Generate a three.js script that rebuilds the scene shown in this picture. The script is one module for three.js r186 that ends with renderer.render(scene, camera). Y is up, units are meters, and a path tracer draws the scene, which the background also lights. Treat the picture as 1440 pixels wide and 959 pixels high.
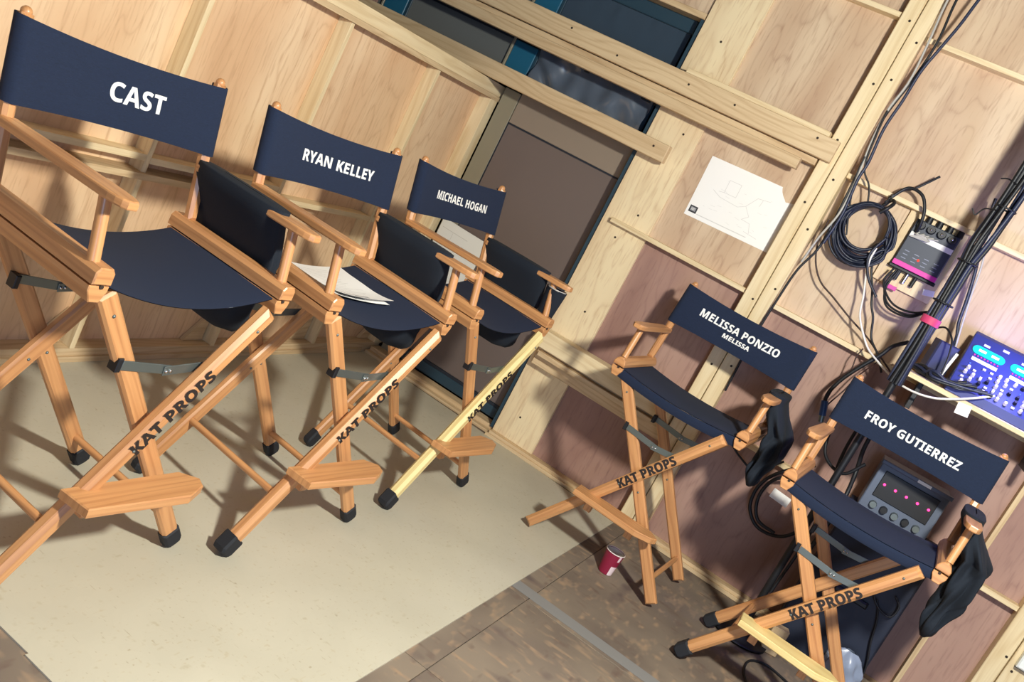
import * as THREE from 'three';
import { mergeGeometries } from 'three/addons/utils/BufferGeometryUtils.js';
import { RectAreaLightUniformsLib } from 'three/addons/lights/RectAreaLightUniformsLib.js';
import { FontLoader } from 'three/addons/loaders/FontLoader.js';

// ---------------------------------------------------------------- camera, sky, lights, exposure
const scene = new THREE.Scene();
const D2R = Math.PI / 180;
const camera = new THREE.PerspectiveCamera(2 * Math.atan(479.5 / 1308.4) / D2R, 1440 / 959, 0.05, 60);
camera.position.set(0, 1.41, 0);
camera.rotation.order = 'YXZ';
camera.rotation.set(-11.732 * D2R, 20.454 * D2R, 27.237 * D2R);
const renderer = new THREE.WebGLRenderer({ antialias: true });
renderer.toneMapping = THREE.LinearToneMapping;
renderer.toneMappingExposure = 1.0;
renderer.shadowMap.enabled = true;
scene.background = new THREE.Color(0.05, 0.06, 0.075);
RectAreaLightUniformsLib.init();
const LAMP = new THREE.Vector3(0.5, 2.12, -1.38);
const lampLight = new THREE.PointLight(new THREE.Color(1, 0.985, 0.88), 32, 0, 2);
lampLight.position.copy(LAMP);
lampLight.castShadow = true; lampLight.shadow.radius = 4;
scene.add(lampLight);
// cool fill light added behind the camera to lift and cool the shadows
const fillLight = new THREE.RectAreaLight(new THREE.Color(0.52, 0.68, 1.0), 9, 1.2, 2.1);
fillLight.position.set(1.3, 1.06, 1.74); fillLight.lookAt(0.2, 0.9, -3);
scene.add(fillLight);

// ---------------------------------------------------------------- helpers
let seed = 20240717;
const rnd = () => { seed |= 0; seed = seed + 0x6D2B79F5 | 0; let t = Math.imul(seed ^ seed >>> 15, 1 | seed); t = t + Math.imul(t ^ t >>> 7, 61 | t) ^ t; return ((t ^ t >>> 14) >>> 0) / 4294967296; };
const rr = (a, b) => a + (b - a) * rnd();
const V = (x, y, z) => new THREE.Vector3(x, y, z);
const taken = {};
function numbered(n) { const k = taken[n] = (taken[n] ?? -1) + 1; return k ? n + '_' + String(k).padStart(3, '0') : n; }
function mesh(name, geo, mat, parent, pos, rot) {
  const m = new THREE.Mesh(geo, mat);
  m.name = parent ? name : numbered(name);
  if (pos) m.position.set(...pos);
  if (rot) m.rotation.set(...rot);
  m.castShadow = m.receiveShadow = true;
  (parent || scene).add(m);
  return m;
}
function thing(name, label, category, pos = [0, 0, 0], turn = 0, group) {
  const g = new THREE.Group(); g.name = numbered(name);
  g.position.set(...pos); g.rotation.y = turn;
  g.userData = { label, category }; if (group) g.userData.group = group;
  scene.add(g); return g;
}
function tag(o, label, category, group) { o.userData = { label, category }; if (group) o.userData.group = group; return o; }
function struct(name, label, category) {
  const g = new THREE.Group(); g.name = name; g.userData = { kind: 'structure', label, category }; scene.add(g); return g;
}
// uv in metres, u along the grain axis
function grain(geo, axis = 'x') {
  const g = geo.index ? geo.toNonIndexed() : geo; g.computeVertexNormals();
  const p = g.attributes.position, n = g.attributes.normal, uv = new Float32Array(p.count * 2);
  const ax = { x: 0, y: 1, z: 2 }[axis], ou = rr(0, 3), ov = rr(0, 3);
  for (let i = 0; i < p.count; i += 3) {
    const nn = [0, 1, 2].map(k => Math.abs(n.getComponent(i, k) + n.getComponent(i + 1, k) + n.getComponent(i + 2, k)));
    let d = nn.indexOf(Math.max(...nn));
    let u = ax, v = 3 - ax - d;
    if (d === ax) { u = (ax + 1) % 3; v = (ax + 2) % 3; }
    for (let j = i; j < i + 3; j++) { uv[2 * j] = p.getComponent(j, u) + ou; uv[2 * j + 1] = p.getComponent(j, v) + ov; }
  }
  g.setAttribute('uv', new THREE.BufferAttribute(uv, 2));
  return g;
}
const box = (w, h, d, axis = 'x') => grain(new THREE.BoxGeometry(w, h, d), axis);
function cbox(w, h, d, axis = 'x', b = 0.003) { // chamfered box
  const s = new THREE.Shape(); const x = w / 2 - b, y = h / 2 - b;
  s.moveTo(-x, -y); s.lineTo(x, -y); s.lineTo(x, y); s.lineTo(-x, y); s.closePath();
  const g = new THREE.ExtrudeGeometry(s, { depth: d - 2 * b, bevelEnabled: true, bevelThickness: b, bevelSize: b, bevelSegments: 1, curveSegments: 1 });
  g.translate(0, 0, -(d - 2 * b) / 2);
  return grain(g, axis);
}
function prism(pts, depth, axis = 'z', b = 0.002) { // profile in x,y extruded along z, centred
  const s = new THREE.Shape(pts.map(p => new THREE.Vector2(...p)));
  const g = new THREE.ExtrudeGeometry(s, { depth: depth - 2 * b, bevelEnabled: b > 0, bevelThickness: b, bevelSize: b, bevelOffset: -b, bevelSegments: 1, curveSegments: 3 });
  g.translate(0, 0, -(depth - 2 * b) / 2);
  return grain(g, axis);
}
// a box given by its limits
function span(name, x0, x1, y0, y1, z0, z1, mat, parent, axis = 'x', b = 0.0015) {
  return mesh(name, b ? cbox(x1 - x0, y1 - y0, z1 - z0, axis, b) : box(x1 - x0, y1 - y0, z1 - z0, axis), mat, parent, [(x0 + x1) / 2, (y0 + y1) / 2, (z0 + z1) / 2]);
}
// bar from a to b; geometry runs along local x, width along local y as near "up" as can be
function bar(name, a, b, w, t, mat, parent, up = V(0, 0, 1), bev = 0.004) {
  const d = b.clone().sub(a), L = d.length(); d.normalize();
  const zz = up.clone().addScaledVector(d, -up.dot(d)).normalize(), yy = zz.clone().cross(d);
  const m = mesh(name, cbox(L, w, t, 'x', bev), mat, parent);
  m.position.copy(a).add(b).multiplyScalar(0.5);
  m.quaternion.setFromRotationMatrix(new THREE.Matrix4().makeBasis(d, yy, zz));
  return m;
}
function rod(name, a, b, r, mat, parent, r2 = r, seg = 12) {
  const d = b.clone().sub(a), L = d.length();
  const g = new THREE.CylinderGeometry(r2, r, L, seg, 1);
  const m = mesh(name, g, mat, parent);
  const uv = g.attributes.uv; for (let i = 0; i < uv.count; i++) uv.setXY(i, uv.getY(i) * L, uv.getX(i) * r * 6);
  m.position.copy(a).add(b).multiplyScalar(0.5);
  m.quaternion.setFromUnitVectors(V(0, 1, 0), d.normalize());
  return m;
}
const tube = (pts, r, n = 40, seg = 6, closed = false) => new THREE.TubeGeometry(new THREE.CatmullRomCurve3(pts.map(p => V(...p)), closed, 'centripetal'), n, r, seg, closed);
// cloth or paper with thickness; f(u,v) -> Vector3, front side faces du x dv
function sheet(f, nu, nv, t, uvf = (u, v) => [u, v], backUv) {
  const P = [], N = [];
  const e = 1e-3;
  for (let j = 0; j <= nv; j++) for (let i = 0; i <= nu; i++) {
    const u = i / nu, v = j / nv;
    const du = f(Math.min(1, u + e), v).sub(f(Math.max(0, u - e), v)), dv = f(u, Math.min(1, v + e)).sub(f(u, Math.max(0, v - e)));
    P.push(f(u, v)); N.push(du.cross(dv).normalize());
  }
  const pos = [], uv = [], idx = [], W = nu + 1, M = P.length;
  for (const s of [1, -1]) for (let k = 0; k < M; k++) {
    const p = P[k].clone().addScaledVector(N[k], s * t / 2); pos.push(p.x, p.y, p.z);
    const u = (k % W) / nu, v = Math.floor(k / W) / nv; uv.push(...(s < 0 && backUv ? backUv : uvf(u, v)));
  }
  for (let j = 0; j < nv; j++) for (let i = 0; i < nu; i++) {
    const a = j * W + i, b = a + 1, c = a + W, d = c + 1;
    idx.push(a, b, d, a, d, c, M + a, M + d, M + b, M + a, M + c, M + d);
  }
  const edge = (a, b) => idx.push(a, M + a, M + b, a, M + b, b);
  for (let i = 0; i < nu; i++) { edge(i, i + 1); edge(nv * W + i + 1, nv * W + i); }
  for (let j = 0; j < nv; j++) { edge((j + 1) * W, j * W); edge(j * W + nu, (j + 1) * W + nu); }
  const g = new THREE.BufferGeometry();
  g.setAttribute('position', new THREE.Float32BufferAttribute(pos, 3));
  g.setAttribute('uv', new THREE.Float32BufferAttribute(uv, 2));
  g.setIndex(idx); g.computeVertexNormals();
  return g;
}
// closed skin round a spine: ring(v, a) -> Vector3
function skin(ring, nv, na) {
  const pos = [], uv = [], idx = [];
  for (let j = 0; j <= nv; j++) for (let i = 0; i <= na; i++) { const p = ring(j / nv, i / na * 2 * Math.PI); pos.push(p.x, p.y, p.z); uv.push(i / na * 0.6, j / nv * 0.4); }
  for (let j = 0; j < nv; j++) for (let i = 0; i < na; i++) { const a = j * (na + 1) + i, b = a + 1, c = a + na + 1, d = c + 1; idx.push(a, b, d, a, d, c); }
  const g = new THREE.BufferGeometry();
  g.setAttribute('position', new THREE.Float32BufferAttribute(pos, 3)); g.setAttribute('uv', new THREE.Float32BufferAttribute(uv, 2));
  g.setIndex(idx); g.computeVertexNormals(); return g;
}

// ---------------------------------------------------------------- textures
function hash(x, y, s) { let h = Math.imul(x, 374761393) + Math.imul(y, 668265263) + Math.imul(s, 2147483647 - 1013); h = Math.imul(h ^ h >>> 13, 1274126177); return ((h ^ h >>> 16) >>> 0) / 4294967296; }
function pn(x, y, px, py, s) { // tileable value noise
  const xi = Math.floor(x), yi = Math.floor(y); let fx = x - xi, fy = y - yi; fx = fx * fx * (3 - 2 * fx); fy = fy * fy * (3 - 2 * fy);
  const m = (a, p) => ((a % p) + p) % p, x0 = m(xi, px), x1 = m(xi + 1, px), y0 = m(yi, py), y1 = m(yi + 1, py);
  const a = hash(x0, y0, s), b = hash(x1, y0, s), c = hash(x0, y1, s), d = hash(x1, y1, s);
  return a + (b - a) * fx + (c - a) * fy + (a - b - c + d) * fx * fy;
}
const fbm = (u, v, px, py, s, o = 4) => { let r = 0, a = 0.5, t = 0; for (let k = 0; k < o; k++) { r += a * pn(u * px, v * py, px, py, s + k); t += a; a *= 0.5; px *= 2; py *= 2; } return r / t; };
const lerp = (a, b, t) => a + (b - a) * t, clamp = (x, a = 0, b = 1) => Math.min(b, Math.max(a, x));
function tex(w, h, fn, repU, repV, srgb = true) {
  const d = new Uint8Array(w * h * 4);
  for (let y = 0; y < h; y++) for (let x = 0; x < w; x++) {
    const c = fn(x / w, y / h), i = (y * w + x) * 4;
    d[i] = clamp(c[0], 0, 255); d[i + 1] = clamp(c[1], 0, 255); d[i + 2] = clamp(c[2], 0, 255); d[i + 3] = 255;
  }
  const t = new THREE.DataTexture(d, w, h); t.magFilter = THREE.LinearFilter; t.minFilter = THREE.LinearMipmapLinearFilter; t.generateMipmaps = true;
  t.wrapS = t.wrapT = THREE.RepeatWrapping; t.repeat.set(repU, repV);
  if (srgb) t.colorSpace = THREE.SRGBColorSpace; t.needsUpdate = true; return t;
}
const mix3 = (a, b, t) => [lerp(a[0], b[0], t), lerp(a[1], b[1], t), lerp(a[2], b[2], t)];
// sawn boards: long streaks, a few growth lines
function boardTex(light, dark, s, lines = 14) {
  return tex(512, 256, (u, v) => {
    const warp = fbm(u, v, 2, 4, s, 3);
    const ring = 0.5 + 0.5 * Math.sin((v * lines + warp * 3.2) * 2 * Math.PI);
    const fine = fbm(u, v, 6, 128, s + 9, 2), coarse = fbm(u, v, 3, 8, s + 20, 3);
    return mix3(light, dark, clamp(0.42 * Math.pow(ring, 3) + 0.55 * (fine - 0.35) + 0.7 * (coarse - 0.45)));
  }, 1 / 1.1, 1 / 0.42);
}
// rotary-cut plywood face: wandering figure, pores, paler patches
function plyTex(light, mid, dark, s) {
  return tex(1024, 512, (u, v) => {
    const w = fbm(u, v, 2, 5, s, 4), w2 = fbm(u, v, 3, 7, s + 31, 3);
    const fig = Math.abs(((w * 9 + w2 * 2) % 1) * 2 - 1);
    const pore = fbm(u, v, 40, 220, s + 50, 2), patch = fbm(u, v, 3, 4, s + 70, 4);
    const band = fbm(u, v, 1, 9, s + 77, 2);
    let c = mix3(light, mid, clamp(0.5 + (patch - 0.5) * 2.0 + (band - 0.5) * 0.9));
    return mix3(c, dark, clamp(0.32 * Math.pow(fig, 7) + Math.max(0, pore - 0.58) * 1.2 + Math.max(0, w2 - 0.62) * 1.3));
  }, 1 / 2.3, 1 / 1.15);
}
const T = {
  pine: boardTex([236, 216, 176], [212, 184, 138], 3, 9),
  pineB: boardTex([218, 192, 152], [188, 156, 116], 17, 12),
  honey: boardTex([206, 150, 98], [168, 112, 70], 41, 18),
  straw: boardTex([234, 212, 150], [208, 176, 112], 57, 14),
  ply: plyTex([216, 192, 162], [192, 160, 130], [160, 126, 102], 5),
  plyWarm: plyTex([238, 208, 170], [220, 180, 140], [188, 146, 110], 61),
  plyRed: plyTex([180, 146, 130], [156, 120, 108], [130, 96, 88], 88),
  plyPale: plyTex([238, 218, 178], [222, 196, 156], [196, 162, 124], 120),
};
T.floorPly = tex(1024, 1024, (u, v) => {
  const p = fbm(u, v, 5, 4, 200, 4), chip = fbm(u, v, 26, 60, 210, 2), chip2 = fbm(u, v, 60, 24, 215, 2), st = fbm(u, v, 9, 14, 230, 3);
  let c = mix3([134, 120, 104], [110, 97, 86], clamp(0.5 + (p - 0.5) * 2.2));
  c = mix3(c, [154, 130, 106], clamp((chip - 0.56) * 3));
  c = mix3(c, [104, 86, 76], clamp((chip2 - 0.68) * 3));
  return mix3(c, [100, 86, 80], clamp((st - 0.70) * 5));
}, 1 / 1.25, 1 / 1.25);
T.vinyl = tex(1024, 1024, (u, v) => {
  const p = fbm(u, v, 5, 5, 300, 4), f = fbm(u, v, 200, 120, 310, 1), f2 = fbm(u, v, 90, 200, 320, 1), sc = fbm(u, v, 70, 60, 330, 3);
  let c = mix3([196, 190, 171], [187, 181, 162], clamp(0.5 + (p - 0.5) * 2));
  c = mix3(c, [176, 160, 128], clamp((f - 0.86) * 3));
  c = mix3(c, [150, 136, 110], clamp((f2 - 0.93) * 9));
  return mix3(c, [168, 156, 128], clamp((sc - 0.74) * 2.5));
}, 1 / 1.3, 1 / 1.3);
const weave = tex(128, 128, (u, v) => { const a = 127 + 60 * Math.sin(u * 2 * Math.PI * 32) * Math.cos(v * 2 * Math.PI * 32) + 60 * (hash(Math.floor(u * 64), Math.floor(v * 64), 9) - 0.5); return [a, a, a]; }, 14, 14, false);

// ---------------------------------------------------------------- materials
const std = (o) => new THREE.MeshStandardMaterial(o);
const M = {
  pine: std({ map: T.pine, roughness: 0.62 }), pineB: std({ map: T.pineB, roughness: 0.66 }),
  ply: std({ map: T.ply, roughness: 0.6 }), plyWarm: std({ map: T.plyWarm, roughness: 0.6 }), stage: std({ color: 0x3c3b40, roughness: 0.95 }), plyRed: std({ map: T.plyRed, roughness: 0.58 }), plyPale: std({ map: T.plyPale, roughness: 0.62 }),
  honey: new THREE.MeshPhysicalMaterial({ map: T.honey, roughness: 0.42, clearcoat: 0.35, clearcoatRoughness: 0.25 }),
  honeyPale: new THREE.MeshPhysicalMaterial({ map: T.honey, color: new THREE.Color(1.0, 1.02, 0.98), roughness: 0.42, clearcoat: 0.35, clearcoatRoughness: 0.25 }),
  straw: new THREE.MeshPhysicalMaterial({ map: T.straw, roughness: 0.45, clearcoat: 0.25, clearcoatRoughness: 0.3 }),
  floor: std({ map: T.floorPly, roughness: 0.8 }), vinyl: std({ map: T.vinyl, roughness: 0.5 }),
  canvas: std({ color: 0x132039, roughness: 0.95, bumpMap: weave, bumpScale: 0.0006 }),
  pouch: std({ color: 0x111a26, roughness: 0.9, bumpMap: weave, bumpScale: 0.0006 }),
  rubber: std({ color: 0x1a1c22, roughness: 0.75 }), black: std({ color: 0x15171d, roughness: 0.5 }),
  steel: std({ color: 0x77807f, metalness: 0.75, roughness: 0.42 }), chrome: std({ color: 0xd8d8d8, metalness: 1, roughness: 0.2 }),
  cable: std({ color: 0x14161c, roughness: 0.5 }), cableDark: std({ color: 0x1a2033, roughness: 0.45 }), cableBlue: std({ color: 0x232a44, roughness: 0.45 }), cableGrey: std({ color: 0xb8b4ae, roughness: 0.5 }), cableWhite: std({ color: 0xe9e4dc, roughness: 0.5 }), cableBrown: std({ color: 0x3a2420, roughness: 0.5 }),
  paper: std({ color: 0xf6f4f0, roughness: 0.85 }), ink: std({ color: 0x26262a, roughness: 0.8 }), stencil: std({ color: 0x231a18, roughness: 0.7 }),
  doorBrown: std({ color: 0x6e625e, roughness: 0.32 }), doorGrey: std({ color: 0x8d8672, roughness: 0.42 }), doorBand: std({ color: 0x8f8173, roughness: 0.28 }),
  gasket: std({ color: 0x1e2632, roughness: 0.5 }), teal: std({ color: 0x1f5f7c, roughness: 0.45 }), tealDark: std({ color: 0x27404f, roughness: 0.5 }),
  hole: std({ color: 0x33261e, roughness: 0.9 }), tape: std({ color: 0x807e7c, roughness: 0.85 }), backing: std({ color: 0x2a2622, roughness: 0.9 }),
};
const wavy = tex(512, 256, (u, v) => { const a = 255 * fbm(u, v, 5, 3, 400, 3); return [a, a, a]; }, 1 / 0.7, 1 / 0.6, false);
M.glass = new THREE.MeshPhysicalMaterial({ color: 0x3c4a58, roughness: 0.13, bumpMap: wavy, bumpScale: 0.02, clearcoat: 0.6, clearcoatRoughness: 0.08 });
M.film = new THREE.MeshPhysicalMaterial({ color: 0x56606e, roughness: 0.28, clearcoat: 1, clearcoatRoughness: 0.18, sheen: 0.3 });
M.glassGrey = new THREE.MeshPhysicalMaterial({ color: 0x6a6c6a, roughness: 0.25, clearcoat: 0.4, clearcoatRoughness: 0.15 });

// ---------------------------------------------------------------- floor
const floor = struct('floor', 'rough brown plywood subfloor of butted sheets with scuffs', 'floor');
{
  const xs = [-3.45, -1.95, -0.62, 0.9, 2.65], zs = [-4.6, -2.965, -2.25, -0.9, 0.5, 1.85];
  for (let i = 0; i < xs.length - 1; i++) for (let j = 0; j < zs.length - 1; j++)
    mesh('plywood_sheet', cbox(xs[i + 1] - xs[i] - 0.003, 0.02, zs[j + 1] - zs[j] - 0.003, (i + j) % 2 ? 'x' : 'z', 0.0012), M.floor, floor, [(xs[i] + xs[i + 1]) / 2, -0.013, (zs[j] + zs[j + 1]) / 2]);
  span('subfloor', -3.6, 2.8, -0.12, -0.024, -4.75, 2.0, M.backing, floor, 'x', 0);
  span('tape_strip', -0.71, 1.6, -0.0026, -0.0018, -3.06, -2.99, M.tape, floor, 'x', 0);
}
const vinyl = mesh('vinyl_floor_sheet', (() => { // notch in the front edge
  const s = new THREE.Shape([[-2.32, 1.368], [-1.147, 1.368], [-1.147, 1.360], [-0.715, 1.354], [-0.70, 2.0], [-0.695, 3.2], [-0.69, 4.17], [-2.32, 4.24]].map(p => new THREE.Vector2(p[0], p[1])));
  const g = new THREE.ExtrudeGeometry(s, { depth: 0.004, bevelEnabled: false }); g.rotateX(-Math.PI / 2); return grain(g, 'x');
})(), M.vinyl);
vinyl.position.y = -0.0026;
tag(vinyl, 'cream vinyl flooring sheet with brown flecks laid over the brown plywood', 'floor sheet');

// ---------------------------------------------------------------- left wall (low framed flat)
const wallL = struct('wall_left', 'low plywood wall with exposed pine studs behind the row of three chairs', 'wall');
const XF = -2.31, XP = -2.375; // stud fronts, plywood face
{
  const zs = [1.8, 0.45, -0.25, -0.95, -1.65, -2.35, -3.05, -3.755, -4.37];
  for (let i = 0; i < zs.length - 1; i++) span('plywood_panel', XP - 0.012, XP, 0.02, 1.53, zs[i + 1] + 0.001, zs[i] - 0.001, M.plyWarm, wallL, 'y', 0);
  for (const z of zs.slice(1)) span('stud', XP, XF, 0.05, 1.475, z - 0.011, z + 0.011, M.pine, wallL, 'y');
  span('stud', XP, XF + 0.004, 0.05, 1.475, -4.38, -4.305, M.pine, wallL, 'y');
  span('top_plate', XP - 0.03, XF + 0.012, 1.475, 1.497, -4.385, 1.8, M.pineB, wallL, 'z');
  span('top_plate', XP - 0.03, XF + 0.002, 1.498, 1.556, -4.46, 1.8, M.pine, wallL, 'z');
  span('bottom_plate', XP, XF, 0.0, 0.05, -4.37, 1.8, M.pineB, wallL, 'z');
  for (let i = 0; i < zs.length - 1; i++) {
    const y = [0.78, 0.76, 0.765, 0.77, 0.772, 0.765, 0.722, 0.722][i];
    span('rail', XP, XF, y - 0.011, y + 0.011, zs[i + 1] + 0.012, zs[i] - 0.012, M.pine, wallL, 'z');
  }
  span('rail', XP, XF + 0.018, 0.70, 0.722, -3.04, 0.4, M.pineB, wallL, 'z');
  // blocks at the foot of the studs
  for (const z of [-2.35, -3.05, -3.755, -4.345]) mesh('corner_block', prism([[0, 0], [0.11, 0], [0, 0.13]], 0.018, 'x', 0.001), M.pineB, wallL, [XP + 0.012, 0.052, z + 0.022], [0, -Math.PI / 2, 0]);
}
const baseL = struct('baseboard_left', 'pale strip along the foot of the low stud wall', 'baseboard');
span('strip', XF, XF + 0.012, -0.002, 0.022, -4.2, 1.8, M.pineB, baseL, 'z');

// ---------------------------------------------------------------- right wall (tall flats)
const wallR = struct('wall_right', 'tall plywood flats with pale pine framing seen from behind', 'wall');
const ZP = -4.27, ZF = -4.21;
const screw = (parent, x, y, z) => mesh('screw', new THREE.CylinderGeometry(0.0055, 0.0055, 0.003, 8), M.hole, parent, [x, y, z], [Math.PI / 2, 0, 0]);
{
  const ply = (x0, x1, y0, y1, m) => span('plywood_panel', x0, x1, y0, y1, ZP - 0.012, ZP, m, wallR, 'y', 0);
  ply(-1.46, -0.64, 0.02, 1.236, M.plyRed); ply(-1.46, -0.64, 1.2375, 3.0, M.ply);
  ply(-0.638, 0.655, 0.02, 0.635, M.plyRed); ply(-0.638, 0.655, 0.637, 1.236, M.plyRed); ply(-0.638, 0.655, 1.238, 1.86, M.ply); ply(-0.638, 0.655, 1.862, 3.0, M.ply);
  ply(0.657, 0.93, 0.02, 3.0, M.plyRed); ply(0.932, 2.5, 0.02, 3.0, M.plyRed);
  ply(-3.42, -1.462, 2.245, 3.0, M.ply); ply(-3.42, -3.16, 0.02, 2.243, M.plyRed);
  // wide pale board beside the door
  const pb = span('board', -1.462, -1.222, 0.03, 2.98, ZP, -4.247, M.plyPale, wallR, 'y');
  for (const [x, y] of [[-1.348, 2.155], [-1.31, 1.30], [-1.36, 1.16], [-1.32, 0.78], [-1.36, 0.16], [-1.30, 1.72]]) screw(pb, x + 1.342, y - 1.505, 0.0115);
  // the double stud
  const s1 = span('stud', -0.692, -0.628, 0.03, 2.99, ZP, -4.19, M.pine, wallR, 'y', 0.003);
  const s2 = span('stud', -0.624, -0.562, 0.03, 2.99, ZP, -4.19, M.pine, wallR, 'y', 0.003);
  for (const y of [0.85, 1.25, 1.62, 1.9, 2.2, 2.45]) { screw(s1, rr(-0.015, 0.015), y - 1.51 + rr(-0.1, 0.1), 0.0405); screw(s2, rr(-0.015, 0.015), y - 1.51 + rr(-0.1, 0.1), 0.0405); }
  span('stud', 0.648, 0.668, 0.03, 2.99, ZP, ZF, M.pineB, wallR, 'y');
  const s3 = span('stud', 0.878, 0.945, 0.03, 2.99, ZP, -4.19, M.pine, wallR, 'y', 0.003);
  const s4 = span('stud', 0.950, 1.04, 0.03, 2.99, ZP, -4.19, M.pine, wallR, 'y', 0.003);
  screw(s3, 0.02, 0.44 - 1.51, 0.0405); screw(s4, -0.02, 0.40 - 1.51, 0.0405); screw(s4, -0.03, 0.62 - 1.51, 0.0405);
  const rail = (x0, x1, y, m = M.pine) => span('rail', x0, x1, y - 0.011, y + 0.011, ZP, ZF, m, wallR, 'x');
  rail(-1.41, -0.694, 1.228); rail(-1.22, -0.694, 2.53);
  for (const y of [0.635, 1.228, 1.86, 2.478]) rail(-0.56, 0.646, y);
  for (const y of [0.625, 1.23, 1.86, 2.478]) rail(0.67, 0.876, y);
  span('bottom_plate', -1.46, 2.5, 0, 0.03, ZP, ZF, M.pineB, wallR, 'x');
  span('header', -3.42, -1.47, 2.215, 2.243, -4.40, -4.25, M.pineB, wallR, 'x');
  span('backing', -3.5, 2.6, -0.02, 3.05, -4.62, -4.55, M.backing, wallR, 'x', 0);
}
function trim(n, label) { return struct('trim_' + n, label, 'beam'); }
{
  const t1 = trim(1, 'long pale timber beam crossing above the door to the bright double stud');
  const a = span('beam', -3.4, -0.645, 1.868, 1.962, -4.188, -4.15, M.pineB, t1, 'x', 0.003);
  const b = span('beam_edge', -1.40, -0.70, 1.962, 1.984, -4.246, -4.155, M.pine, t1, 'x', 0.002);
  for (let i = 0; i < 9; i++) screw(a, -1.3 + i * 0.32 + rr(-0.05, 0.05), rr(-0.025, 0.025), 0.0185);
  const t2 = trim(2, 'narrower pale batten fixed just below the long beam over the windows');
  span('beam', -3.4, -0.755, 1.786, 1.836, -4.188, -4.14, M.pineB, t2, 'x', 0.003);
  span('spacer_board', -3.4, -0.70, 1.836, 1.866, -4.246, -4.19, M.pineB, t2, 'x', 0.002);
  const t3 = trim(3, 'lower pale timber beam across the door top ending on the pale board');
  const c = span('beam', -3.4, -1.30, 1.560, 1.642, -4.2, -4.15, M.pineB, t3, 'x', 0.003);
  screw(c, 0.98, 0.01, 0.0255);
  const t4 = trim(4, 'heavy pale timber ledge fixed low on the wall beside the door');
  span('beam', -1.425, -0.70, 0.535, 0.622, -4.246, -4.15, M.pine, t4, 'x', 0.003);
  span('beam', -1.425, -0.70, 0.440, 0.533, -4.246, -4.19, M.pineB, t4, 'x', 0.003);
  span('batten', -1.40, -0.70, 0.498, 0.522, -4.189, -4.14, M.pineB, t4, 'x', 0.002);
}
const baseR = struct('baseboard_right', 'thin pale wooden strip along the foot of the tall wall', 'baseboard');
span('strip', -1.47, 2.5, -0.002, 0.016, ZF, ZF + 0.014, M.pineB, baseR, 'x');

// ---------------------------------------------------------------- door and window wall
const door = struct('door_1', 'dark brown door leaf with grey stile and navy edges between the two walls', 'door');
{
  const z = -4.36;
  span('leaf', -2.186, -1.520, 0.115, 1.402, z - 0.02, z, M.doorBrown, door, 'y', 0.002);
  span('stile', -2.285, -2.19, 0.02, 1.56, z - 0.03, z + 0.006, M.doorGrey, door, 'y', 0.002);
  span('top_rail', -2.186, -1.515, 1.410, 1.570, z - 0.02, z + 0.004, M.doorBand, door, 'x', 0.002);
  span('gasket', -2.19, -1.515, 1.402, 1.410, z - 0.03, z + 0.003, M.gasket, door, 'x', 0);
  span('gasket', -2.19, -2.185, 0.10, 1.402, z - 0.03, z + 0.003, M.gasket, door, 'x', 0);
  span('jamb', -1.515, -1.488, 0.03, 2.215, z - 0.06, z + 0.02, M.gasket, door, 'y', 0.002);
  span('jamb', -1.488, -1.464, 0.03, 2.215, z - 0.06, -4.262, M.tealDark, door, 'y', 0.002);
  span('gasket', -2.19, -1.515, 0.100, 0.115, z - 0.03, z + 0.006, M.gasket, door, 'x', 0);
  span('bottom_rail', -2.19, -1.515, 0.045, 0.100, z - 0.03, z + 0.01, M.tealDark, door, 'x', 0.002);
  span('threshold', -2.30, -1.47, 0.0, 0.035, -4.36, -4.275, M.pineB, door, 'x', 0.003);
  span('threshold', -2.30, -1.40, -0.002, 0.014, -4.274, -4.235, M.pineB, door, 'x', 0.002);
}
const win = struct('window_1', 'dark slate panes with teal mullions above the door behind the beams', 'window');
{
  const z = -4.36;
  span('pane', -2.19, -1.53, 1.575, 2.15, z - 0.015, z, M.glass, win, 'x', 0);
  span('pane', -3.02, -2.365, 1.575, 2.15, z - 0.015, z - 0.002, M.glassGrey, win, 'x', 0);
  span('pane', -3.40, -3.16, 1.575, 2.15, z - 0.015, z - 0.002, M.glassGrey, win, 'x', 0);
  for (const x of [-2.278, -3.10]) {
    span('mullion', x - 0.068, x + 0.068, 1.572, 2.21, z - 0.03, z + 0.012, M.teal, win, 'y', 0.003);
    span('mullion_bead', x + 0.069, x + 0.086, 1.57, 2.21, z - 0.03, z + 0.006, M.tealDark, win, 'y', 0.002);
    span('mullion_bead', x - 0.082, x - 0.069, 1.57, 2.21, z - 0.03, z + 0.018, M.doorGrey, win, 'y', 0.002);
  }
  span('frame', -3.40, -1.515, 2.15, 2.213, z - 0.03, z + 0.02, M.tealDark, win, 'x', 0.004);
  span('frame', -3.40, -1.515, 1.79, 1.83, z - 0.03, z + 0.012, M.gasket, win, 'x', 0.003);
  span('panel', -3.40, -2.35, 0.02, 1.57, z - 0.03, z - 0.01, M.doorBand, win, 'y', 0);
  // glossy plastic film added over the right pane, folded to catch lamp streaks
  mesh('streak_film', sheet((u, v) => {
    const x = lerp(-2.185, -1.535, u), y = lerp(1.585, 1.80, v);
    const w = 2.4 * (x + 2.0) + 7 * (y - 1.7) + 0.8 * Math.sin(9 * x + 4 * y);
    return V(x, y, z + 0.022 + 0.012 * Math.sin(w * 4.2) + 0.006 * Math.sin(31 * x - 23 * y) + 0.004 * Math.sin(57 * x + 40 * y + 2 * Math.sin(20 * y)));
  }, 80, 30, 0.0008), M.film, win);
}
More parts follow.
